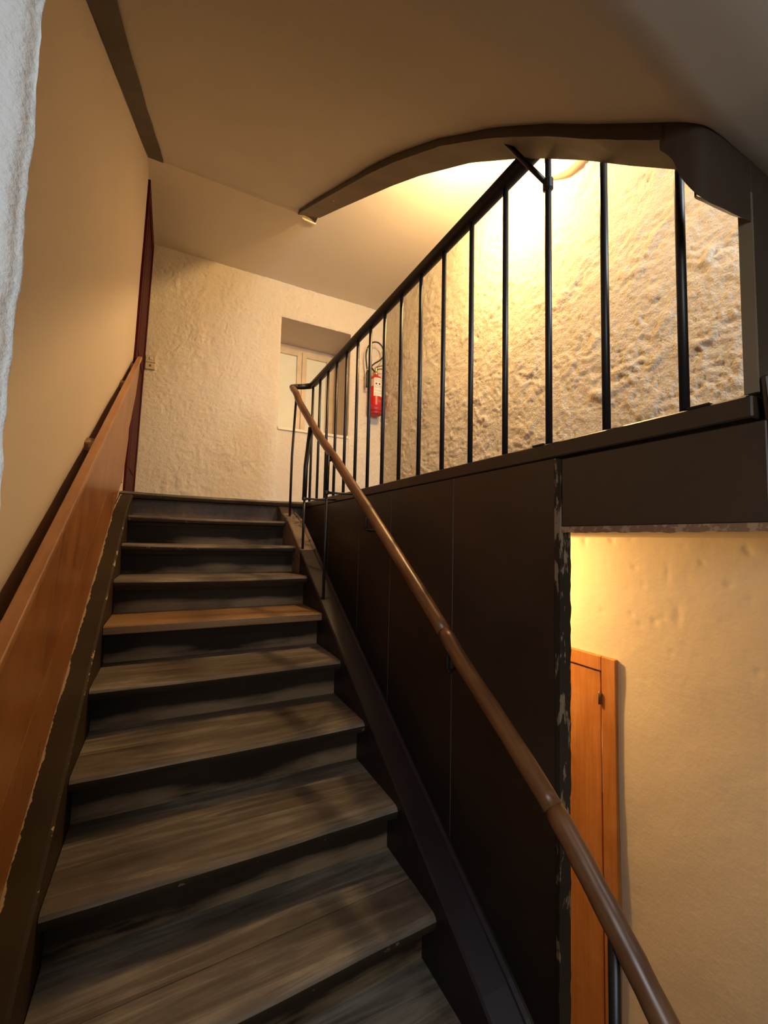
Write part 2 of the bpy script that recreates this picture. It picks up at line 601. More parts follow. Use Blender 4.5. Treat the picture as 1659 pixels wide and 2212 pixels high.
# right wall: rough render above the landing, smooth plaster below
def right_pt(v, z):
    d = lumps(v, z, 20.0, -0.75, 1.75) + 0.010 * noise.noise(Vector((v * 1.3, z * 1.3, 8)))
    return (UR - d, v, z)


m = grid_surface(lin(-1.2, 0.2, 24) + lin(0.2, 2.6, 270)[1:] + lin(2.6, VB + 0.03, 110)[1:], lin(ZL - 0.03, ZC + 0.05, 225), right_pt)
wr = struct(m.build('wall_right', 'rough_wall', smooth=True))
# smooth old filler patch high on the rough wall
MT['filler'] = mat_plaster('old_filler', (0.34, 0.27, 0.19), (0.28, 0.22, 0.15), 30, 0.3, 0.004)
m = MB()
ring = []
for i in range(15):
    t = i / 14
    v = 1.79 - 0.33 * t
    zc = 2.315 - 0.085 * math.sin(min(1, t * 1.5) * 1.57) + 0.055 * max(0, t - 0.5)
    w = 0.008 + 0.030 * min(1, t * 1.4) + 0.004 * noise.noise(Vector((t * 9, 2, 2)))
    ring.append([(UR + 0.004, v, zc - w), (UR - 0.020, v, zc - w * 0.75), (UR - 0.027, v, zc), (UR - 0.020, v, zc + w * 0.75), (UR + 0.004, v, zc + w)])
fs = []
for i in range(14):
    for j in range(5):
        fs.append((i * 5 + j, i * 5 + (j + 1) % 5, (i + 1) * 5 + (j + 1) % 5, (i + 1) * 5 + j))
m.add([p for r_ in ring for p in r_], fs + [(0, 1, 2, 3, 4), (74, 73, 72, 71, 70)])
m.build('filler_patch', 'filler', wr, smooth=True)


def lower_right_pt(v, z):
    d = 0.010 * fbm(v * 1.4, z * 1.4, 5.0, 3) - 0.022 * max(0, noise.noise(Vector((v * 22, z * 22, 3.3))) - 0.42) * max(0.0, min(1.0, (z + 0.75) / 0.5))
    return (UR - d, v, z)


m = grid_surface(lin(-1.2, 0.5, 30) + lin(0.5, 2.0, 130)[1:] + lin(2.0, 3.2, 30)[1:], lin(ZF, -0.9, 30) + lin(-0.9, 0.06, 90)[1:], lower_right_pt)
struct(m.build('wall_right_lower', 'lower_wall', smooth=True))
m = MB().box((UP + 0.05, 3.2, ZF), (UR + 0.05, 3.3, 0.04))
struct(m.build('wall_back_lower', 'lower_wall'))

# ceilings and floors
m = MB()
m.box((-0.36, 3.18, ZC), (UP, VB + 0.03, ZC + 0.1))
m.box((UP, -1.2, ZC), (UR + 0.05, VB + 0.03, ZC + 0.1))
struct(m.build('ceiling', 'ceiling'))
m = MB()
m.box((UP + 0.040, 0.376, 0.04), (UR + 0.03, V0 + 0.0, 0.09))
struct(m.build('ceiling_lower', 'lower_wall'))
m = MB()
m.box((UP + 0.042, 0.376, 0.09), (UR + 0.0, V0, ZL - 0.004))
m.box((-0.32, V0 + 0.06, 0.09), (UR + 0.0, VB + 0.03, ZL - 0.004))
struct(m.build('floor', 'floor'))
m = MB().box((-1.2, -2.2, ZF - 0.1), (UR + 0.1, 3.3, ZF))
struct(m.build('floor_lower', 'floor'))

# ------------------------------------------------------------------ the flight of stairs
stair = thing('staircase', 'straight flight of worn dark wooden steps rising to the landing', 'staircase', (0.24, 1.5, ZF))
KMAX = 16


def nose_v(k, u):
    v = V0 - k * G
    if k >= 8:
        t = (u - US) / (US - UL)          # lower treads begin to fan out
        v += (0.035 + 0.055 * (k - 8)) * (1 + t * 1.0) - 0.03 * (k - 7.4) + (0.03 if k == 8 else 0)
    return v


def tread_mesh(k, front, back, u0, u1, thick, seed, worn):
    """one plank: closed rounded-nose section swept across the stair"""
    m = MB()
    n = 26
    secs = []
    for i in range(n + 1):
        t = i / n
        u = u0 + (u1 - u0) * t
        z = ZL - k * RS
        bell = math.sin(math.pi * min(1, max(0, t))) ** 1.2
        sag = worn * 0.010 * bell + 0.0015 * noise.noise(Vector((u * 7, seed, 0)))
        vf, vb = front(u), back(u)
        vf += worn * (0.005 * noise.noise(Vector((u * 5, seed + 2, 0))) + 0.006 * bell)
        r = thick * 0.5
        if worn:
            sec = [(vf + r * 0.15, z - thick + 0.004), (vf, z - thick * 0.62), (vf, z - thick * 0.34 - sag * 0.6), (vf + r * 0.28, z - 0.004 - sag),
                   (vf + r * 0.9, z - sag * 0.8), (vf + 0.09, z - 0.002 * bell), (vb, z), (vb, z - thick)]
        else:
            sec = [(vf + 0.003, z - thick), (vf, z - thick + 0.004), (vf, z - 0.005), (vf + 0.004, z), (vf + 0.03, z), (vf + 0.09, z), (vb, z), (vb, z - thick)]
        secs.append([(u, a, b) for a, b in sec])
    ns = len(secs[0])
    verts = [p for s in secs for p in s]
    fs = []
    for i in range(n):
        for j in range(ns):
            j2 = (j + 1) % ns
            fs.append((i * ns + j, i * ns + j2, (i + 1) * ns + j2, (i + 1) * ns + j))
    fs.append(tuple(range(ns)))
    fs.append(tuple(reversed([n * ns + j for j in range(ns)])))
    return m.add(verts, fs)


OVER = 0.072


def dark_front(o):
    o.data.materials.append(MT['nosing'])
    for p in o.data.polygons:
        if p.index % 8 in (0, 1, 7):          # front and under side of the rounded section
            p.material_index = 1


for k in range(0, KMAX):
    mt = 'tread_new' if k == 4 else 'tread'
    th = 0.040 if k != 4 else 0.036
    u0, u1 = (UL + 0.002, US + 0.02)
    if k == 0:
        u0, u1 = -0.292, 0.918
        t_ = tread_mesh(0, lambda u: V0 - 0.012 * max(0, 1 - (u + 0.292) / 0.1), lambda u: V0 + 0.075, u0, u1, 0.046, 1.0, 0.9)
        dark_front(t_.build('landing_nosing', 'tread', stair, smooth=False))
    else:
        w = 0.0 if k == 4 else 1.0
        split = 0.145
        fr = (lambda kk: (lambda u: nose_v(kk, u)))(k)
        bk = (lambda kk: (lambda u: nose_v(kk, u) + split))(k)
        bk2f = (lambda kk: (lambda u: nose_v(kk, u) + split + 0.003))(k)
        bk2 = (lambda kk: (lambda u: nose_v(kk - 1, u) + OVER + 0.004))(k)
        t_ = tread_mesh(k, fr, bk, u0, u1, th, k * 3.7, w).build('tread', mt, stair)
        if k == 4:
            t_['label'] = 'newer lighter brown tread with a square edge'
        else:
            dark_front(t_)
        # rear plank, a hair lower
        m = MB()
        nn = 8
        top, botm = [], []
        for i in range(nn + 1):
            u = u0 + (u1 - u0) * i / nn
            z = ZL - k * RS - 0.0015
            top += [(u, bk2f(u), z), (u, bk2(u), z)]
            botm += [(u, bk2f(u), z - th), (u, bk2(u), z - th)]
        nvt = len(top)
        fs = []
        for i in range(nn):
            a, b, c, d = 2 * i, 2 * i + 1, 2 * i + 3, 2 * i + 2
            fs += [(a, d, c, b), (nvt + a, nvt + b, nvt + c, nvt + d), (a, nvt + a, nvt + d, d), (b, c, nvt + c, nvt + b)]
        fs += [(0, 1, nvt + 1, nvt + 0), (2 * nn, nvt + 2 * nn, nvt + 2 * nn + 1, 2 * nn + 1)]
        m.add(top + botm, fs)
        m.build('plank', mt, t_)
    # riser under this tread
    m = MB()
    nn = 10
    zt, zb = ZL - k * RS - 0.036, ZL - (k + 1) * RS - 0.03
    fr_pts = []
    f2 = []
    uvs = []
    for i in range(nn + 1):
        u = UL + 0.002 + (US + 0.02 - UL) * i / nn
        v = nose_v(k, u) + OVER + 0.002 * noise.noise(Vector((u * 4, k, 5)))
        fr_pts += [(u, v, zb), (u, v, zt), (u, v + 0.022, zb), (u, v + 0.022, zt)]
    for i in range(nn):
        a = 4 * i
        b = 4 * (i + 1)
        f2 += [(a, b, b + 1, a + 1), (a + 2, a + 3, b + 3, b + 2), (a + 1, b + 1, b + 3, a + 3), (a, a + 2, b + 2, b)]
        s0, s1 = i / nn, (i + 1) / nn
        uvs += [[(s0, 0), (s1, 0), (s1, 1), (s0, 1)]] + [[(s0, 1), (s0, 1), (s1, 1), (s1, 1)]] * 3
    m.add(fr_pts, f2, uvs)
    m.build('riser', 'riser', stair)
    # scotia strip under the nosing
    if 0 < k < 10 and k != 4:
        m = MB()
        for i in range(8):
            pass
        ua, ub = UL + 0.004, US + 0.012
        va, vb = nose_v(k, ua) + OVER, nose_v(k, ub) + OVER
        z = ZL - k * RS - 0.040
        m.hexa([(ua, va - 0.008, z - 0.018), (ub, vb - 0.008, z - 0.018), (ub, vb, z - 0.018), (ua, va, z - 0.018),
                (ua, va - 0.020, z), (ub, vb - 0.020, z), (ub, vb, z), (ua, va, z)])
        m.build('nosing_strip', 'dark_paint', stair)


def sloped(m, u0, u1, v0, v1, h0, h1, nseg=1, base=noseline):
    """board between u0,u1 following the stair, from h0 to h1 above the nosing line"""
    for i in range(nseg):
        a = v0 + (v1 - v0) * i / nseg
        b = v0 + (v1 - v0) * (i + 1) / nseg
        m.hexa([(u0, a, base(a) + h0), (u1, a, base(a) + h0), (u1, b, base(b) + h0), (u0, b, base(b) + h0),
                (u0, a, base(a) + h1), (u1, a, base(a) + h1), (u1, b, base(b) + h1), (u0, b, base(b) + h1)])
    return m


# wall stringer on the left: chipped capping with uv across its width
m = MB()
ns = 60
prof = [(UL, -0.30), (UL, 0.046), (UL - 0.008, 0.054), (-0.2915, 0.054), (-0.2915, -0.30)]
verts, fs, uvs = [], [], []
ylist = [0.5, 0.62, 0.68, 0.0, 0.5]
uvy = [0.5, 0.90, 0.86, 0.0, 0.5]
for i in range(ns + 1):
    v = 0.10 + (V0 + 0.03 - 0.10) * i / ns
    hh = 0.0
    if v > 2.85:
        hh = -0.075 * (v - 2.85) / 0.3      # dips under the landing nosing
    for (u, h) in prof:
        verts.append((u, v, noseline(v) + h + (hh if h > 0 else 0)))
npf = len(prof)
for i in range(ns):
    for j in range(npf):
        j2 = (j + 1) % npf
        fs.append((i * npf + j, i * npf + j2, (i + 1) * npf + j2, (i + 1) * npf + j))
        s0, s1 = i / ns, (i + 1) / ns
        ya, yb = uvy[j], uvy[j2]
        if j == 0:
            ya, yb = 0.62, 0.88
        if j == 3 or j == 4:
            ya, yb = 0.5, 0.5
        uvs.append([(s0, ya), (s0, yb), (s1, yb), (s1, ya)])
m.add(verts, fs, uvs)
o = m.build('wall_stringer', 'chipped', stair)
o['label'] = 'brown painted wall stringer with chipped edges'

# outer stringer on the right
m = MB()
prof = [(US, -0.30), (US, 0.034), (US + 0.006, 0.040), (0.790, 0.040), (0.793, 0.046), (0.803, 0.052), (0.813, 0.046), (0.815, 0.030), (0.815, -0.30)]
verts, fs = [], []
for i in range(41):
    v = 0.20 + (2.50 - 0.20) * i / 40
    hb = 0.0
    if v < 0.85:
        hb = -0.9 * (0.85 - v) ** 2
    for (u, h) in prof:
        verts.append((u, v, noseline(v) + h + hb))
npf = len(prof)
for i in range(40):
    for j in range(npf):
        j2 = (j + 1) % npf
        fs.append((i * npf + j, i * npf + j2, (i + 1) * npf + j2, (i + 1) * npf + j))
fs += [tuple(range(npf)), tuple(reversed([40 * npf + j for j in range(npf)]))]
m.add(verts, fs)
o = m.build('outer_stringer', 'dark_stringer', stair)
# worn bare upper length of the same stringer, ending on the landing nosing
m = MB()
verts, fs = [], []
for i in range(9):
    v = 2.502 + (2.985 - 2.502) * i / 8
    hh = -0.05 * max(0, (v - 2.8) / 0.2)
    for (u, h) in prof:
        verts.append((u, v, noseline(v) + h + (hh if h > 0 else 0)))
for i in range(8):
    for j in range(npf):
        j2 = (j + 1) % npf
        fs.append((i * npf + j, i * npf + j2, (i + 1) * npf + j2, (i + 1) * npf + j))
fs += [tuple(range(npf)), tuple(reversed([8 * npf + j for j in range(npf)]))]
m.add(verts, fs)
o = m.build('stringer_end_or_shade', 'worn_stringer', stair)
o['label'] = 'bare worn upper end of the outer stringer'
m = MB()
sloped(m, 0.722, 0.815, 2.985, 3.20, -0.33, -0.05)
m.build('stringer_foot', 'dark_paint', stair)

m = MB()
sloped(m, 0.816, UP - 0.002, 0.25, 3.10, -0.26, -0.235)
m.build('light_stop_board', 'dark_paint', stair)  # unseen board added to stop light leaking up through the gap

# ------------------------------------------------------------------ wooden parapet panel with cap rail on the left
par = thing('wall_panelling', 'varnished orange wood panelling with sloping cap rail along the left wall', 'panelling', (-0.27, 1.9, ZF))


def lean(h):
    return -0.290 + (h - 0.055) / 0.785 * 0.048


def lean_board(m, v0, v1, h0, h1, t, nseg=1):
    for i in range(nseg):
        a = v0 + (v1 - v0) * i / nseg
        b = v0 + (v1 - v0) * (i + 1) / nseg
        pts = []
        for h in (h0, h1):
            for v, uu in ((a, lean(h)), (a, lean(h) - t), (b, lean(h) - t), (b, lean(h))):
                pts.append((uu, v, noseline(v) + h))
        m.hexa(pts)
    return m


# lower and upper boards of the panel: far ends trimmed to an ogee over the landing
m = MB()
lean_board(m, 0.55, 3.16, 0.056, 0.40, 0.012)
m.build('board', 'panel_wood', par, bevel=0.002)
m = MB()
front = [(0.55, 0.402), (0.55, 0.822), (3.36, 0.822), (3.385, 0.70), (3.37, 0.57), (3.27, 0.47), (3.17, 0.402)]
vv = [(lean(h), v, noseline(v) + h) for v, h in front] + [(lean(h) - 0.014, v, noseline(v) + h) for v, h in front]
nf = len(front)
m.add(vv, [tuple(range(nf)), tuple(reversed(range(nf, 2 * nf)))] + [(i, (i + 1) % nf, nf + (i + 1) % nf, nf + i) for i in range(nf)])
m.build('board', 'panel_wood', par)
# small filler following the ogee down to the landing
m = MB()
front = [(3.162, 0.056), (3.162, 0.40), (3.17, 0.40), (3.235, 0.30), (3.215, 0.10), (3.20, 0.02)]
vv = [(lean(h), v, noseline(v) + h) for v, h in front] + [(lean(h) - 0.012, v, noseline(v) + h) for v, h in front]
nf = len(front)
m.add(vv, [tuple(range(nf)), tuple(reversed(range(nf, 2 * nf)))] + [(i, (i + 1) % nf, nf + (i + 1) % nf, nf + i) for i in range(nf)])
m.build('end_board', 'panel_wood', par)
# cap rail
m = MB()
a, b = 0.55, 3.372
pts = []
for h in (0.823, 0.845):
    pts += [(-0.238, a, noseline(a) + h), (-0.268, a, noseline(a) + h), (-0.262, b, noseline(b) + h), (-0.234, b, noseline(b) + h)]
m.hexa(pts)
o = m.build('cap_rail', 'cap_wood', par, bevel=0.003)
for v in (1.02, 1.90, 2.75, 3.2):
    m = MB()
    z = noseline(v) + 0.80
    m.hexa([(-0.262, v - 0.02, z - 0.02), (uw(z), v - 0.02, z - 0.02), (uw(z), v + 0.02, z + 0.004), (-0.262, v + 0.02, z + 0.004),
            (-0.262, v - 0.02, z + 0.012), (uw(z), v - 0.02, z + 0.012), (uw(z), v + 0.02, z + 0.036), (-0.262, v + 0.02, z + 0.036)])
    m.build('wall_bracket', 'lath', par)

# ------------------------------------------------------------------ dark board partition under the balustrade
part = thing('board_partition', 'dark brown painted board partition between the stairs and the lower corridor', 'partition', (UP, 2.0, ZF))
joints = [0.800, 1.262, 1.752, 2.125, 2.62, 3.24]
for i in range(len(joints) - 1):
    m = MB().box((UP, joints[i] + 0.0012, ZF), (UP + 0.024, joints[i + 1] - 0.0012, ZL - 0.044))
    m.build('board', 'dark_paint', part, bevel=0.002, seg=1)
for jv in joints[1:-1]:
    m = MB().box((UP + 0.0002, jv - 0.0011, ZF), (UP + 0.02, jv + 0.0011, ZL - 0.044))
    m.build('joint_strip', 'joint', part)
m = MB().box((UP - 0.003, 0.362, ZL - 0.042), (UP + 0.040, 3.24, ZL))
m.build('top_rail', 'dark_paint', part, bevel=0.003, seg=1)
m = MB()
m.box((UP + 0.002, 0.345, 0.046), (UP + 0.036, 0.782, ZL - 0.050))
m.build('fascia_board', 'dark_paint', part, bevel=0.002, seg=1)
m = MB()
nn = 40
ring = []
for i in range(nn + 1):
    v = 0.345 + (0.786 - 0.345) * i / nn
    w = 0.004 * noise.noise(Vector((v * 40, 2, 0)))
    ring.append([(UP + 0.004, v, 0.030 + w), (UP + 0.004, v, 0.047), (UP + 0.034, v, 0.047), (UP + 0.034, v, 0.034)])
fs = []
for i in range(nn):
    for j in range(4):
        fs.append((i * 4 + j, i * 4 + (j + 1) % 4, (i + 1) * 4 + (j + 1) % 4, (i + 1) * 4 + j))
m.add([p for r_ in ring for p in r_], fs + [(0, 1, 2, 3), (nn * 4 + 3, nn * 4 + 2, nn * 4 + 1, nn * 4)])
o = m.build('broken_lath', 'lath', part)
# end post of the partition with flaking paint: jagged edge
m = MB()
ring = []
nn = 150
for i in range(nn + 1):
    z = ZF + (ZL - 0.05 - ZF) * i / nn
    w = 0.0035 * noise.noise(Vector((z * 26, 7, 0))) + 0.002 * noise.noise(Vector((z * 90, 3, 0)))
    w2 = 0.0035 * noise.noise(Vector((z * 22, 17, 0)))
    lean_v = 0.0 + 0.010 * max(0, min(1, (0.0 - z) / 1.2))
    u1 = UP + 0.040 if z < 0.04 else UP + 0.030
    ring.append([(UP - 0.002, 0.785 + w + lean_v, z), (u1 + w2, 0.785 + w + lean_v, z), (u1 + w2, 0.803, z), (UP - 0.002, 0.803, z)])
fs = []
for i in range(nn):
    for j in range(4):
        fs.append((i * 4 + j, i * 4 + (j + 1) % 4, (i + 1) * 4 + (j + 1) % 4, (i + 1) * 4 + j))
m.add([p for r_ in ring for p in r_], fs + [(0, 1, 2, 3), (nn * 4 + 3, nn * 4 + 2, nn * 4 + 1, nn * 4)])
o = m.build('edge_post', 'edge_chip', part)
o['label'] = 'flaking chipped edge of the partition'

# ------------------------------------------------------------------ balustrade of the landing
bal = thing('landing_balustrade', 'black iron balustrade with slim upright bars along the landing edge', 'railing', (UP + 0.01, 1.8, ZL))
BU = UP + 0.012
first = None
BV = [1.885 - 0.1755 * i for i in range(9)] + [1.885 + 0.1755 * i for i in range(1, 8)]
for v in sorted(BV):
    if first is None:
        m = MB().tube([(BU, v, ZL - 0.002), (BU, v, ZL + 0.45), (BU, v, 1.185)], 0.0095, 10)
        first = m.build('baluster', 'iron', bal, smooth=True)
        fv = v
    else:
        c = first.copy()
        COL.objects.link(c)
        c.parent = bal
        c.location = (0, v - fv, 0)
m = MB().tube([(BU, 0.46, 1.205), (BU, 1.5, 1.203), (BU, 2.5, 1.200), (BU, 3.10, 1.200), (BU - 0.012, 3.150, 1.196), (0.875, 3.163, 1.184), (0.82, 3.145, 1.168)],
              [0.027, 0.027, 0.027, 0.026, 0.023, 0.021, 0.020], 16)
m.build('handrail', 'iron', bal, smooth=True)
# stay rod from the third bar up to the stringer above
vb = 1.885 - 0.1755 * 6
m = MB().tube([(BU, vb, 1.055), (0.885, 0.862, 1.122), (0.832, 0.893, 1.192)], 0.0075, 8)
o = m.build('stay_rod', 'iron', bal, smooth=True)
m = MB().lathe((BU, vb, 1.035), [(0.010, 0), (0.015, 0.006), (0.015, 0.034), (0.010, 0.04)], 12)
m.build('collar', 'iron', bal, smooth=False)
for vq in (0.45, 0.86):
    m = MB().box((UP - 0.003, vq - 0.02, ZL), (UP + 0.02, vq + 0.02, ZL + 0.004))
    m.build('foot_plate', 'iron', bal)

# ------------------------------------------------------------------ wooden handrail of the flight with its iron bars
hr = thing('stair_handrail', 'round brown wooden handrail sloping down beside the dark partition', 'handrail', (0.77, 1.7, ZF))
RP = [(0.77, 3.062, 1.118), (0.77, 2.955, 1.045), (0.77, 2.86, 0.955), (0.77, 2.60, 0.765), (0.77, 2.384, 0.610), (0.77, 2.133, 0.4485), (0.77, 1.90, 0.290),
      (0.77, 1.642, 0.1155), (0.77, 1.316, -0.112), (0.77, 1.084, -0.278), (0.77, 0.99, -0.351), (0.77, 0.806, -0.4745), (0.77, 0.673, -0.571),
      (0.77, 0.60, -0.636), (0.77, 0.5226, -0.71), (0.77, 0.459, -0.776), (0.77, 0.34, -0.90)]


def smooth_path(pts, n=6):
    P = [Vector(p) for p in pts]
    out = []
    for i in range(len(P) - 1):
        p0, p1, p2, p3 = P[max(0, i - 1)], P[i], P[i + 1], P[min(len(P) - 1, i + 2)]
        for k in range(n):
            t = k / n
            out.append(0.5 * ((2 * p1) + (-p0 + p2) * t + (2 * p0 - 5 * p1 + 4 * p2 - p3) * t * t + (-p0 + 3 * p1 - 3 * p2 + p3) * t ** 3))
    out.append(P[-1])
    return out


top_turn = [(0.82, 3.145, 1.168), (0.79, 3.128, 1.156), (0.772, 3.098, 1.140), (0.770, 3.062, 1.118)]
m = MB().tube(smooth_path(top_turn, 6), 0.0195, 14)
m.build('iron_turn', 'iron', hr, smooth=True)
segs = [(0, 9), (9, 12), (12, 16)]
full = smooth_path(RP, 5)
for a, b in segs:
    pts = full[a * 5:b * 5 + 1]
    rr = [0.0235 + 0.0006 * math.sin(i * 1.7) for i in range(len(pts))]
    rr[0] -= 0.0015
    rr[-1] -= 0.0015
    m = MB().tube(pts, rr, 18)
    m.build('rail_length', 'rail_wood', hr, smooth=True)


def rail_z(v):
    return interp([(p[1], p[2]) for p in RP], v)


# uprights standing on the stringer
for i, (v, ub, has) in enumerate([(2.907, 0.742, False), (2.513, 0.728, True), (2.103, 0.728, True)]):
    zb = noseline(v) + 0.038
    zt = rail_z(v + 0.0) - 0.012
    kz = 0.243
    if has:
        m = MB().tube([(ub, v, zb), (ub, v, kz)], 0.0075, 10)
        o = m.build('upright', 'iron', hr, smooth=True)
        m = MB().tube([(ub, v, kz), (ub + 0.002, v + 0.0, kz + 0.2), (0.752, v, zt)], 0.0145 if i == 1 else 0.0110, 12)
        m.build('sleeve', 'iron', o, smooth=True)
        m = MB().lathe((ub, v, kz - 0.012), [(0.008, 0), (0.0155, 0.006), (0.0155, 0.020), (0.008, 0.026)], 12)
        m.build('knob', 'iron', o)
        m = MB().tube([(ub, v, kz), (ub + 0.08, v, kz + 0.001), (UP - 0.002, v, kz + 0.006)], [0.0075, 0.0055, 0.0055], 8)
        m.build('stay_pin', 'iron', o, smooth=True)
    else:
        m = MB().tube([(ub, v, zb - 0.02), (ub, v, zb + 0.4), (0.757, v, zt)], 0.0085, 10)
        m.build('upright', 'iron', hr, smooth=True)
m = MB().tube([(0.765, 0.532, -1.75), (0.765, 0.532, -1.2), (0.765, 0.532, -0.715)], 0.0105, 10)
m.build('upright', 'iron', hr, smooth=True)
# brackets to the partition
for v in (1.655, 1.045):
    z = rail_z(v)
    m = MB().tube(smooth_path([(0.758, v, z - 0.018), (0.757, v + 0.004, z - 0.055), (0.762, v + 0.008, z - 0.075), (0.785, v + 0.02, z - 0.084), (UP - 0.001, v + 0.14, z - 0.080)], 5), 0.0055, 8)
    o = m.build('rail_bracket', 'iron', hr, smooth=True)

# ------------------------------------------------------------------ flight above: soffit, stringers, turned foot
upst = thing('upper_staircase', 'underside of the upper flight with pale plaster soffit and dark curved stringer', 'staircase', (0.3, 1.5, ZL))
ZB = [(-1.2, 0.36), (-0.2, 0.60), (0.10, 0.655), (0.25, 0.672), (0.36, 0.70), (0.43, 0.765), (0.46, 0.79), (0.58, 0.90), (0.70, 1.015), (0.83, 1.13), (0.93, 1.215), (1.18, 1.41), (1.36, 1.53),
      (1.54, 1.65), (1.82, 1.82), (2.10, 1.980), (2.60, 2.265), (3.08, 2.535), (3.17, 2.580), (3.20, 2.593)]


def zb_(v):
    return interp(ZB, v)


def zleft(v):
    return ZC - 0.602 * (3.18 - v) if v > 0.6 else ZC - 0.602 * 2.58 - 0.40 * (0.6 - v)


SU0, SU1 = 0.790, 0.930


def soffit_z(u, v):
    t = max(0.0, min(1.0, (u + 0.25) / (SU0 + 0.25)))
    t = t * t * (3 - 2 * t) * 0.35 + t * 0.65
    zz = zleft(v) * (1 - t) + (zb_(v) + 0.034) * t
    if u > SU0:
        zz -= 0.05 * (u - SU0)
    zz += 0.006 * fbm(u * 1.7, v * 1.7, 3.0, 3)
    if v > 3.10:
        zz += (ZC - zz) * (v - 3.10) / 0.08
    return zz


m = grid_surface(lin(-0.33, SU0 + 0.01, 40) + lin(SU0 + 0.05, UR - 0.03, 18), lin(-0.45, 0.355, 30) + lin(0.38, 3.18, 80),
                 lambda u, v: (u, v, soffit_z(u, v)), lambda u, v: u < SU0 + 0.015 or v < 0.37)
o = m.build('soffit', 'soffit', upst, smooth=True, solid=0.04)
# inner stringer, following the falling line
m = MB()
vv = lin(0.425, 3.185, 90)
ring = []
for v in vv:
    j = 0.0015 * noise.noise(Vector((v * 30, 0, 0)))
    taper = min(1.0, max(0.0, (3.20 - v) / 0.5))
    zt = min(zb_(v) + 0.16, ZC + 0.02) if v > 2.7 else zb_(v) + 0.16
    vf = v if v < 2.9 else 2.9 + (v - 2.9) * (3.062 - 2.9) / (3.185 - 2.9)      # far end is cut off on the skew
    ring.append([(SU0, v, zb_(v) + j), (SU1, vf, zb_(vf)), (SU1, vf, zb_(vf) + 0.03 if v > 2.9 else max(zt, zb_(v) + 0.02)), (SU0, v, max(zt, zb_(v) + 0.02))])
fs = []
for i in range(len(ring) - 1):
    for j in range(4):
        fs.append((i * 4 + j, i * 4 + (j + 1) % 4, (i + 1) * 4 + (j + 1) % 4, (i + 1) * 4 + j))
L4 = (len(ring) - 1) * 4
m.add([p for r_ in ring for p in r_], fs + [(0, 1, 2, 3), (L4 + 3, L4 + 2, L4 + 1, L4)])
o = m.build('inner_stringer', 'under_stringer_and_lit_edge', upst)
o.data.materials.append(MT['dark_paint'])
for p in o.data.polygons:
    if abs(p.normal.x) > 0.7:
        p.material_index = 1
# partition boards standing on that stringer
vq = lin(0.43, 2.90, 7)
for i in range(7):
    a, b = vq[i] + 0.002, vq[i + 1] - 0.002
    m = MB()
    m.hexa([(SU1 - 0.03, a, zb_(a) + 0.10), (SU1 - 0.004, a, zb_(a) + 0.10), (SU1 - 0.004, b, min(zb_(b) + 0.10, ZC)), (SU1 - 0.03, b, min(zb_(b) + 0.10, ZC)),
            (SU1 - 0.03, a, ZC + 0.1), (SU1 - 0.004, a, ZC + 0.1), (SU1 - 0.004, b, ZC + 0.1), (SU1 - 0.03, b, ZC + 0.1)])
    m.build('board', 'dark_paint', upst)
# wall stringer strip against the left wall
m = MB()
vv = lin(0.4, 3.172, 40)
ring = []
for v in vv:
    z = min(zleft(v), ZC) - 0.004
    ua = uw(z) + 0.004
    ub = -0.200 + 0.034 * max(0, min(1, (v - 1.6) / 1.5)) + 0.004 * noise.noise(Vector((v * 3, 0, 2)))
    ring.append([(ua, v, z - 0.004), (ub, v, z - 0.004), (ub, v, z + 0.06), (ua, v, z + 0.06)])
fs = []
for i in range(len(ring) - 1):
    for j in range(4):
        fs.append((i * 4 + j, i * 4 + (j + 1) % 4, (i + 1) * 4 + (j + 1) % 4, (i + 1) * 4 + j))
L4 = (len(ring) - 1) * 4
m.add([p for r_ in ring for p in r_], fs + [(0, 1, 2, 3), (L4 + 3, L4 + 2, L4 + 1, L4)])
m.build('wall_stringer', 'strip_paint', upst)
# turned foot of the stringer: curved dark piece sweeping round to the newel board
plan = [(p.x, p.y, p.z) for p in smooth_path([(0.790, 0.435, 0.748), (0.790, 0.414, 0.712), (0.790, 0.401, 0.668), (0.793, 0.381, 0.624), (0.806, 0.366, 0.600), (0.840, 0.359, 0.596),
                                              (0.880, 0.357, 0.598), (0.930, 0.354, 0.602)], 4)]
m = MB()
ring = []
for i, (u, v, z) in enumerate(plan):
    a = Vector(plan[max(0, i - 1)][:2])
    b = Vector(plan[min(len(plan) - 1, i + 1)][:2])
    t = (b - a).normalized()
    nrm = Vector((-t.y, t.x))           # towards the well
    th = 0.030
    zt = soffit_z(u, v) + 0.10
    ring.append([(u, v, z), (u + nrm.x * th, v + nrm.y * th, z + 0.034), (u + nrm.x * th, v + nrm.y * th, zt), (u, v, zt)])
ring2 = []
for r_ in ring:
    ring2.append(r_)
fs = []
for i in range(len(ring) - 1):
    for j in range(4):
        fs.append((i * 4 + j, i * 4 + (j + 1) % 4, (i + 1) * 4 + (j + 1) % 4, (i + 1) * 4 + j))
L4 = (len(ring) - 1) * 4
m.add([p for r_ in ring for p in r_], fs + [(0, 1, 2, 3), (L4 + 3, L4 + 2, L4 + 1, L4)])
o = m.build('curved_stringer_foot', 'dark_paint', upst)
m = MB().box((UP + 0.004, 0.354, ZL + 0.002), (UR - 0.03, 0.374, 0.78))
m.build('newel_board', 'dark_paint', upst, bevel=0.003, seg=1)
m = MB().box((UP + 0.040, 0.354, 0.034), (UR - 0.03, 0.374, ZL))
m.build('newel_board', 'dark_paint', upst, bevel=0.003, seg=1)
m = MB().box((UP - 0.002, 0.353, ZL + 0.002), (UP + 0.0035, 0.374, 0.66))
m.build('newel_lit_edge', 'under_stringer_and_lit_edge', upst)  # lamplight on the newel board's side, painted as a tan strip
m = MB()
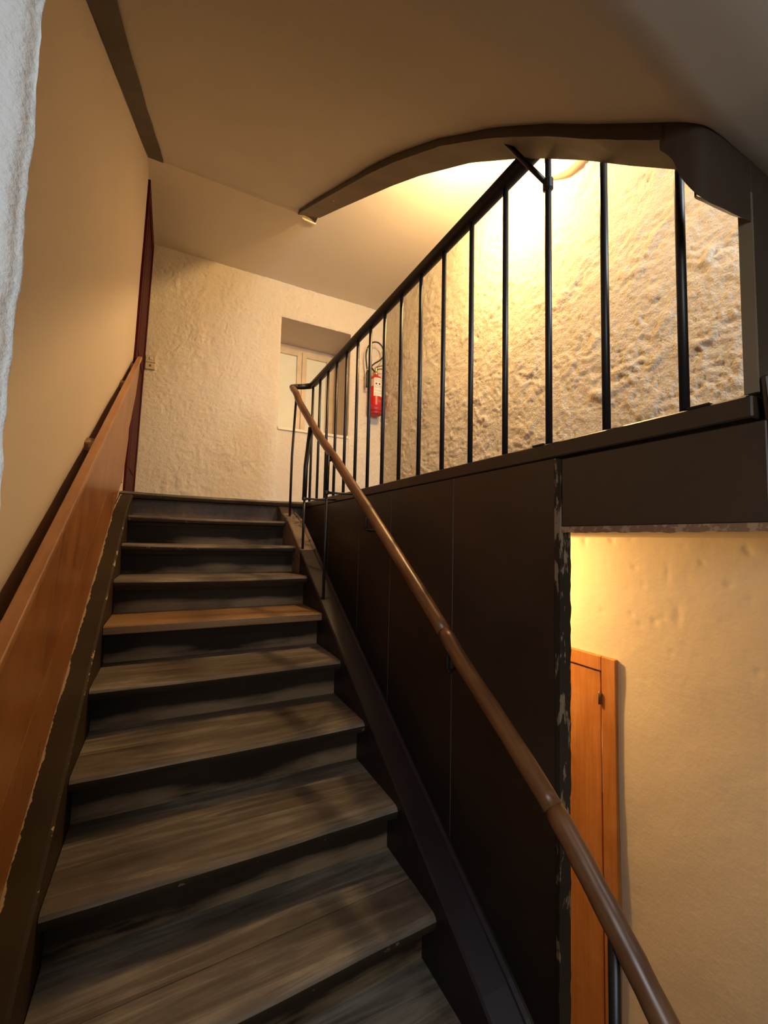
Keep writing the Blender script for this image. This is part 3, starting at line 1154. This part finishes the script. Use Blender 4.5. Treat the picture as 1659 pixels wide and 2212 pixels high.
m.hexa([(0.945, 0.335, 0.05), (1.02, 0.30, 0.05), (1.02, 0.352, 0.05), (0.975, 0.352, 0.05),
        (0.930, 0.340, ZL + 0.03), (1.02, 0.322, ZL + 0.03), (1.02, 0.352, ZL + 0.03), (0.930, 0.352, ZL + 0.03)])
m.build('newel_foot', 'dark_paint', upst, bevel=0.003, seg=1)

# shade of the hole behind the stringer end, painted as a black piece, with a broken plaster rim
m = MB()
tri = [(0.856, 3.160), (0.938, 3.060), (0.940, 3.205)]
m.add([(a_, b_, ZC - 0.006) for a_, b_ in tri] + [(a_, b_, ZC + 0.01) for a_, b_ in tri], [(0, 1, 2), (5, 4, 3), (0, 3, 4, 1), (1, 4, 5, 2), (2, 5, 3, 0)])
m.build('stringer_end_or_shade', 'iron', upst)
m = MB().hexa([(0.828, 3.206, ZC - 0.014), (0.946, 3.208, ZC - 0.014), (0.944, 3.236, ZC - 0.012), (0.850, 3.218, ZC - 0.010),
               (0.828, 3.206, ZC), (0.946, 3.208, ZC), (0.944, 3.236, ZC), (0.850, 3.218, ZC)])
m.build('plaster_rim', 'sill', upst, bevel=0.002)

# ------------------------------------------------------------------ doors and window
d1 = bpy.data.objects.new('door_1', None)
COL.objects.link(d1)
d1.location = (-0.28, 3.75, ZL + Z0)
d1['_org'] = (-0.28, 3.75, ZL + Z0)
struct(d1, 'dark red painted door and frame at the landing end of the left wall', 'door')


def on_wall(m, v0, v1, z0, z1, t0, t1):
    m.hexa([(uw(z0) + t0, v0, z0), (uw(z0) + t1, v0, z0), (uw(z0) + t1, v1, z0), (uw(z0) + t0, v1, z0),
            (uw(z1) + t0, v0, z1), (uw(z1) + t1, v0, z1), (uw(z1) + t1, v1, z1), (uw(z1) + t0, v1, z1)])
    return m


on_wall(MB(), 3.345, 3.435, ZL, 2.56, -0.01, 0.016).build('door_frame', 'red', d1, bevel=0.002)
on_wall(MB(), 4.07, 4.145, ZL, 2.56, -0.01, 0.016).build('door_frame', 'red', d1, bevel=0.002)
on_wall(MB(), 3.436, 4.069, 2.46, 2.56, -0.01, 0.016).build('door_frame', 'red', d1, bevel=0.002)
lf = on_wall(MB(), 3.438, 4.067, ZL + 0.004, 2.458, -0.01, 0.008).build('door_leaf', 'red', d1)
on_wall(MB(), 3.50, 4.0, ZL + 0.2, 1.2, 0.008, 0.013).build('door_panel', 'red', lf, bevel=0.002)
on_wall(MB(), 3.50, 4.0, 1.35, 2.36, 0.008, 0.013).build('door_panel', 'red', lf, bevel=0.002)

d2 = bpy.data.objects.new('door_2', None)
COL.objects.link(d2)
d2.location = (UR, 1.9, ZF + Z0)
d2['_org'] = (UR, 1.9, ZF + Z0)
struct(d2, 'orange varnished wooden door in the cream wall of the lower corridor', 'door')
DT = -0.578
MB().box((UR - 0.022, 1.385, ZF), (UR + 0.01, 1.462, DT)).build('door_frame', 'door_wood', d2, bevel=0.004)
MB().box((UR - 0.022, 2.30, ZF), (UR + 0.01, 2.377, DT)).build('door_frame', 'door_wood', d2, bevel=0.004)
MB().box((UR - 0.022, 1.463, DT - 0.075), (UR + 0.01, 2.299, DT)).build('door_head', 'door_wood', d2, bevel=0.004)
lf = MB().box((UR - 0.012, 1.476, ZF + 0.01), (UR + 0.006, 2.290, DT - 0.084)).build('door_leaf', 'door_wood', d2, bevel=0.003)
MB().box((UR - 0.004, 1.462, ZF), (UR + 0.006, 2.300, DT - 0.075)).build('door_rebate', 'switch_dark', d2)
for z in (-0.80, -1.69):
    MB().lathe((UR - 0.028, 1.468, z - 0.02), [(0.0075, 0), (0.0075, 0.060), (0.004, 0.064)], 10).build('hinge', 'hinge', lf, smooth=True)

w1 = bpy.data.objects.new('window_1', None)
COL.objects.link(w1)
w1.location = (1.3, VW, SILL + Z0)
w1['_org'] = (1.3, VW, SILL + Z0)
struct(w1, 'cream casement window with frosted panes set deep in the back wall', 'window')
X0, X1, ZT, ZBm = A0 + 0.002, A1 + 0.035, AT - 0.002, SILL + 0.008
XM = 1.285
MB().box((X0, VW - 0.02, ZT - 0.055), (X1, VW + 0.04, ZT)).build('window_frame', 'cream', w1, bevel=0.003)
MB().box((X0, VW - 0.02, ZBm), (X1, VW + 0.04, ZBm + 0.06)).build('window_frame', 'cream', w1, bevel=0.003)
MB().box((X0, VW - 0.02, ZBm + 0.061), (X0 + 0.05, VW + 0.04, ZT - 0.056)).build('window_frame', 'cream', w1, bevel=0.003)
MB().box((X1 - 0.05, VW - 0.02, ZBm + 0.061), (X1, VW + 0.04, ZT - 0.056)).build('window_frame', 'cream', w1, bevel=0.003)
for (a, b) in ((X0 + 0.052, XM - 0.002), (XM + 0.002, X1 - 0.052)):
    c = MB()
    s = 0.055
    z0, z1 = ZBm + 0.063, ZT - 0.058
    c.box((a, VW - 0.035, z0), (a + s, VW + 0.02, z1)).box((b - s, VW - 0.035, z0), (b, VW + 0.02, z1))
    c.box((a + s, VW - 0.035, z0), (b - s, VW + 0.02, z0 + s)).box((a + s, VW - 0.035, z1 - s), (b - s, VW + 0.02, z1))
    cs = c.build('casement', 'cream', w1, bevel=0.003)
    MB().box((a + s - 0.005, VW - 0.008, z0 + s - 0.005), (b - s + 0.005, VW - 0.002, z1 - s + 0.005)).build('pane', 'pane', cs)

# ------------------------------------------------------------------ light switch
sw = thing('light_switch', 'small cream double light switch on the rough wall beside the red door', 'switch', (-0.222, VB - 0.01, 1.505))
MB().box((-0.262, VB - 0.024, 1.445), (-0.184, VB + 0.004, 1.503)).build('plate', 'switch', sw, bevel=0.004)
MB().box((-0.262, VB - 0.024, 1.506), (-0.184, VB + 0.004, 1.566)).build('plate', 'switch', sw, bevel=0.004)
MB().box((-0.232, VB - 0.032, 1.528), (-0.208, VB - 0.023, 1.550)).build('button', 'sill', sw, bevel=0.003)
MB().box((-0.228, VB - 0.032, 1.468), (-0.214, VB - 0.023, 1.484)).build('button', 'switch_dark', sw, bevel=0.003)

# ------------------------------------------------------------------ fire extinguisher
EX, EY = 1.930, VB - 0.095
ex = thing('fire_extinguisher', 'red fire extinguisher with black hose hung on the back wall corner', 'extinguisher', (EX, VB - 0.02, 1.36))
MB().lathe((EX, EY, 1.385), [(0.060, 0), (0.0735, 0.004), (0.075, 0.02), (0.075, 0.33), (0.070, 0.362), (0.055, 0.388), (0.032, 0.402), (0.020, 0.408), (0.020, 0.418)], 32).build('cylinder_body', 'ext_red', ex, smooth=True)
MB().lathe((EX, EY, 1.352), [(0.058, 0), (0.068, 0.004), (0.070, 0.018), (0.066, 0.030), (0.072, 0.036), (0.0765, 0.05), (0.0765, 0.095)], 32).build('foot_ring', 'ext_base', ex, smooth=True)
MB().lathe((EX, EY, 1.80), [(0.022, 0), (0.026, 0.006), (0.026, 0.018), (0.018, 0.024), (0.014, 0.05), (0.016, 0.056), (0.016, 0.085), (0.010, 0.095)], 16).build('valve', 'brass', ex, smooth=True)
MB().tube(smooth_path([(EX - 0.005, EY - 0.01, 1.885), (EX + 0.045, EY - 0.045, 1.90), (EX + 0.105, EY - 0.075, 1.912)], 4), 0.006, 8).build('carry_handle', 'hinge', ex, smooth=True)
MB().tube(smooth_path([(EX, EY - 0.01, 1.86), (EX + 0.05, EY - 0.05, 1.862), (EX + 0.11, EY - 0.08, 1.825)], 4), 0.006, 8).build('squeeze_lever', 'hinge', ex, smooth=True)
MB().tube(smooth_path([(EX - 0.012, EY, 1.835), (EX - 0.045, EY - 0.012, 1.850), (EX - 0.066, EY - 0.02, 1.876), (EX - 0.035, EY - 0.025, 1.915), (EX + 0.03, EY - 0.03, 1.965), (EX + 0.072, EY - 0.03, 2.03),
                       (EX + 0.062, EY - 0.03, 2.105), (EX + 0.012, EY - 0.028, 2.155), (EX - 0.055, EY - 0.022, 2.150), (EX - 0.110, EY - 0.012, 2.09), (EX - 0.128, EY - 0.004, 2.0),
                       (EX - 0.118, EY, 1.90), (EX - 0.104, EY + 0.004, 1.835)], 6), 0.0078, 10).build('hose', 'rubber', ex, smooth=True)
nz = MB().lathe((EX - 0.104, EY + 0.004, 1.65), [(0.018, 0), (0.014, 0.004), (0.012, 0.03), (0.012, 0.13), (0.015, 0.15), (0.010, 0.175), (0.008, 0.19)], 14).build('nozzle', 'rubber', ex, smooth=True)
MB().lathe((EX - 0.104, EY + 0.004, 1.835), [(0.0095, 0), (0.0095, 0.02)], 12).build('hose_ferrule', 'brass', ex, smooth=True)


def arc_patch(a0, a1, z0, z1, r, mat, name, parent):
    m = MB()
    n = 10
    vs_, fs = [], []
    for i in range(n + 1):
        a = math.radians(a0 + (a1 - a0) * i / n)
        for rr in (r, r + 0.0008):
            for z in (z0, z1):
                vs_.append((EX + rr * math.cos(a), EY + rr * math.sin(a), z))
    for i in range(n):
        b, c = 4 * i, 4 * i + 4
        fs += [(b + 2, c + 2, c + 3, b + 3), (b, b + 1, c + 1, c), (b + 1, b + 3, c + 3, c + 1), (b, c, c + 2, b + 2)]
    fs += [(0, 2, 3, 1), (4 * n, 4 * n + 1, 4 * n + 3, 4 * n + 2)]
    return m.add(vs_, fs).build(name, mat, parent)


lab = arc_patch(228, 330, 1.545, 1.745, 0.0755, 'paper', 'paper_label', ex)
arc_patch(185, 226, 1.655, 1.735, 0.0755, 'paper_tan', 'paper_label', ex)
for k, z in enumerate((1.728, 1.716, 1.704, 1.655, 1.644, 1.633, 1.610, 1.598, 1.575, 1.563)):
    arc_patch(236, 236 + (70, 60, 76, 64, 78, 50, 72, 66, 78, 44)[k], z, z + 0.004, 0.0764, 'ink_grey', 'print_line', lab)
arc_patch(243, 256, 1.672, 1.688, 0.0764, 'ink', 'print_mark', lab)
arc_patch(270, 282, 1.670, 1.688, 0.0764, 'ink', 'print_mark', lab)
arc_patch(262, 292, 1.478, 1.505, 0.0755, 'switch_dark', 'paper_label', ex)
MB().box((EX - 0.02, EY + 0.06, 1.70), (EX + 0.02, VB + 0.004, 1.78)).build('wall_hook', 'hinge', ex)

# ------------------------------------------------------------------ lamps of the two corridors
def lamp(name, label, c, power, r=0.055, drop=0.05, color=(1.0, 0.635, 0.275)):
    t = thing(name, label, 'lamp', (c[0], c[1], c[2] + drop))
    MB().lathe((c[0], c[1], c[2] + r * 0.7), [(0.050, 0), (0.055, 0.004), (0.055, max(0.012, drop - r * 0.7))], 20).build('lamp_base', 'cream', t, smooth=False)
    b = MB().lathe((c[0], c[1], c[2]), [(r * math.sin(math.radians(a)), -r * math.cos(math.radians(a))) for a in (12, 35, 60, 90, 115, 135)], 20).build('lamp_globe', 'bulb', t, smooth=True)
    l = bpy.data.lights.new(name + '_light', 'POINT')
    l.energy = power
    l.color = color
    l.shadow_soft_size = 0.05
    lo = bpy.data.objects.new(name + '_light', l)
    COL.objects.link(lo)
    lo.parent = t
    lo.location = (0, 0, -drop - r - 0.03)
    return t


lamp('ceiling_lamp', 'warm globe lamp under the corridor ceiling above the landing', (1.53, 1.93, ZC - 0.15), 56.0, 0.038, 0.15)
lamp('ceiling_lamp', 'warm globe lamp under the low ceiling of the lower corridor', (1.62, 2.15, -0.03), 31.0, 0.05, 0.07, (1.0, 0.60, 0.235))

for o in bpy.data.objects:
    if '_org' in o:
        del o['_org']
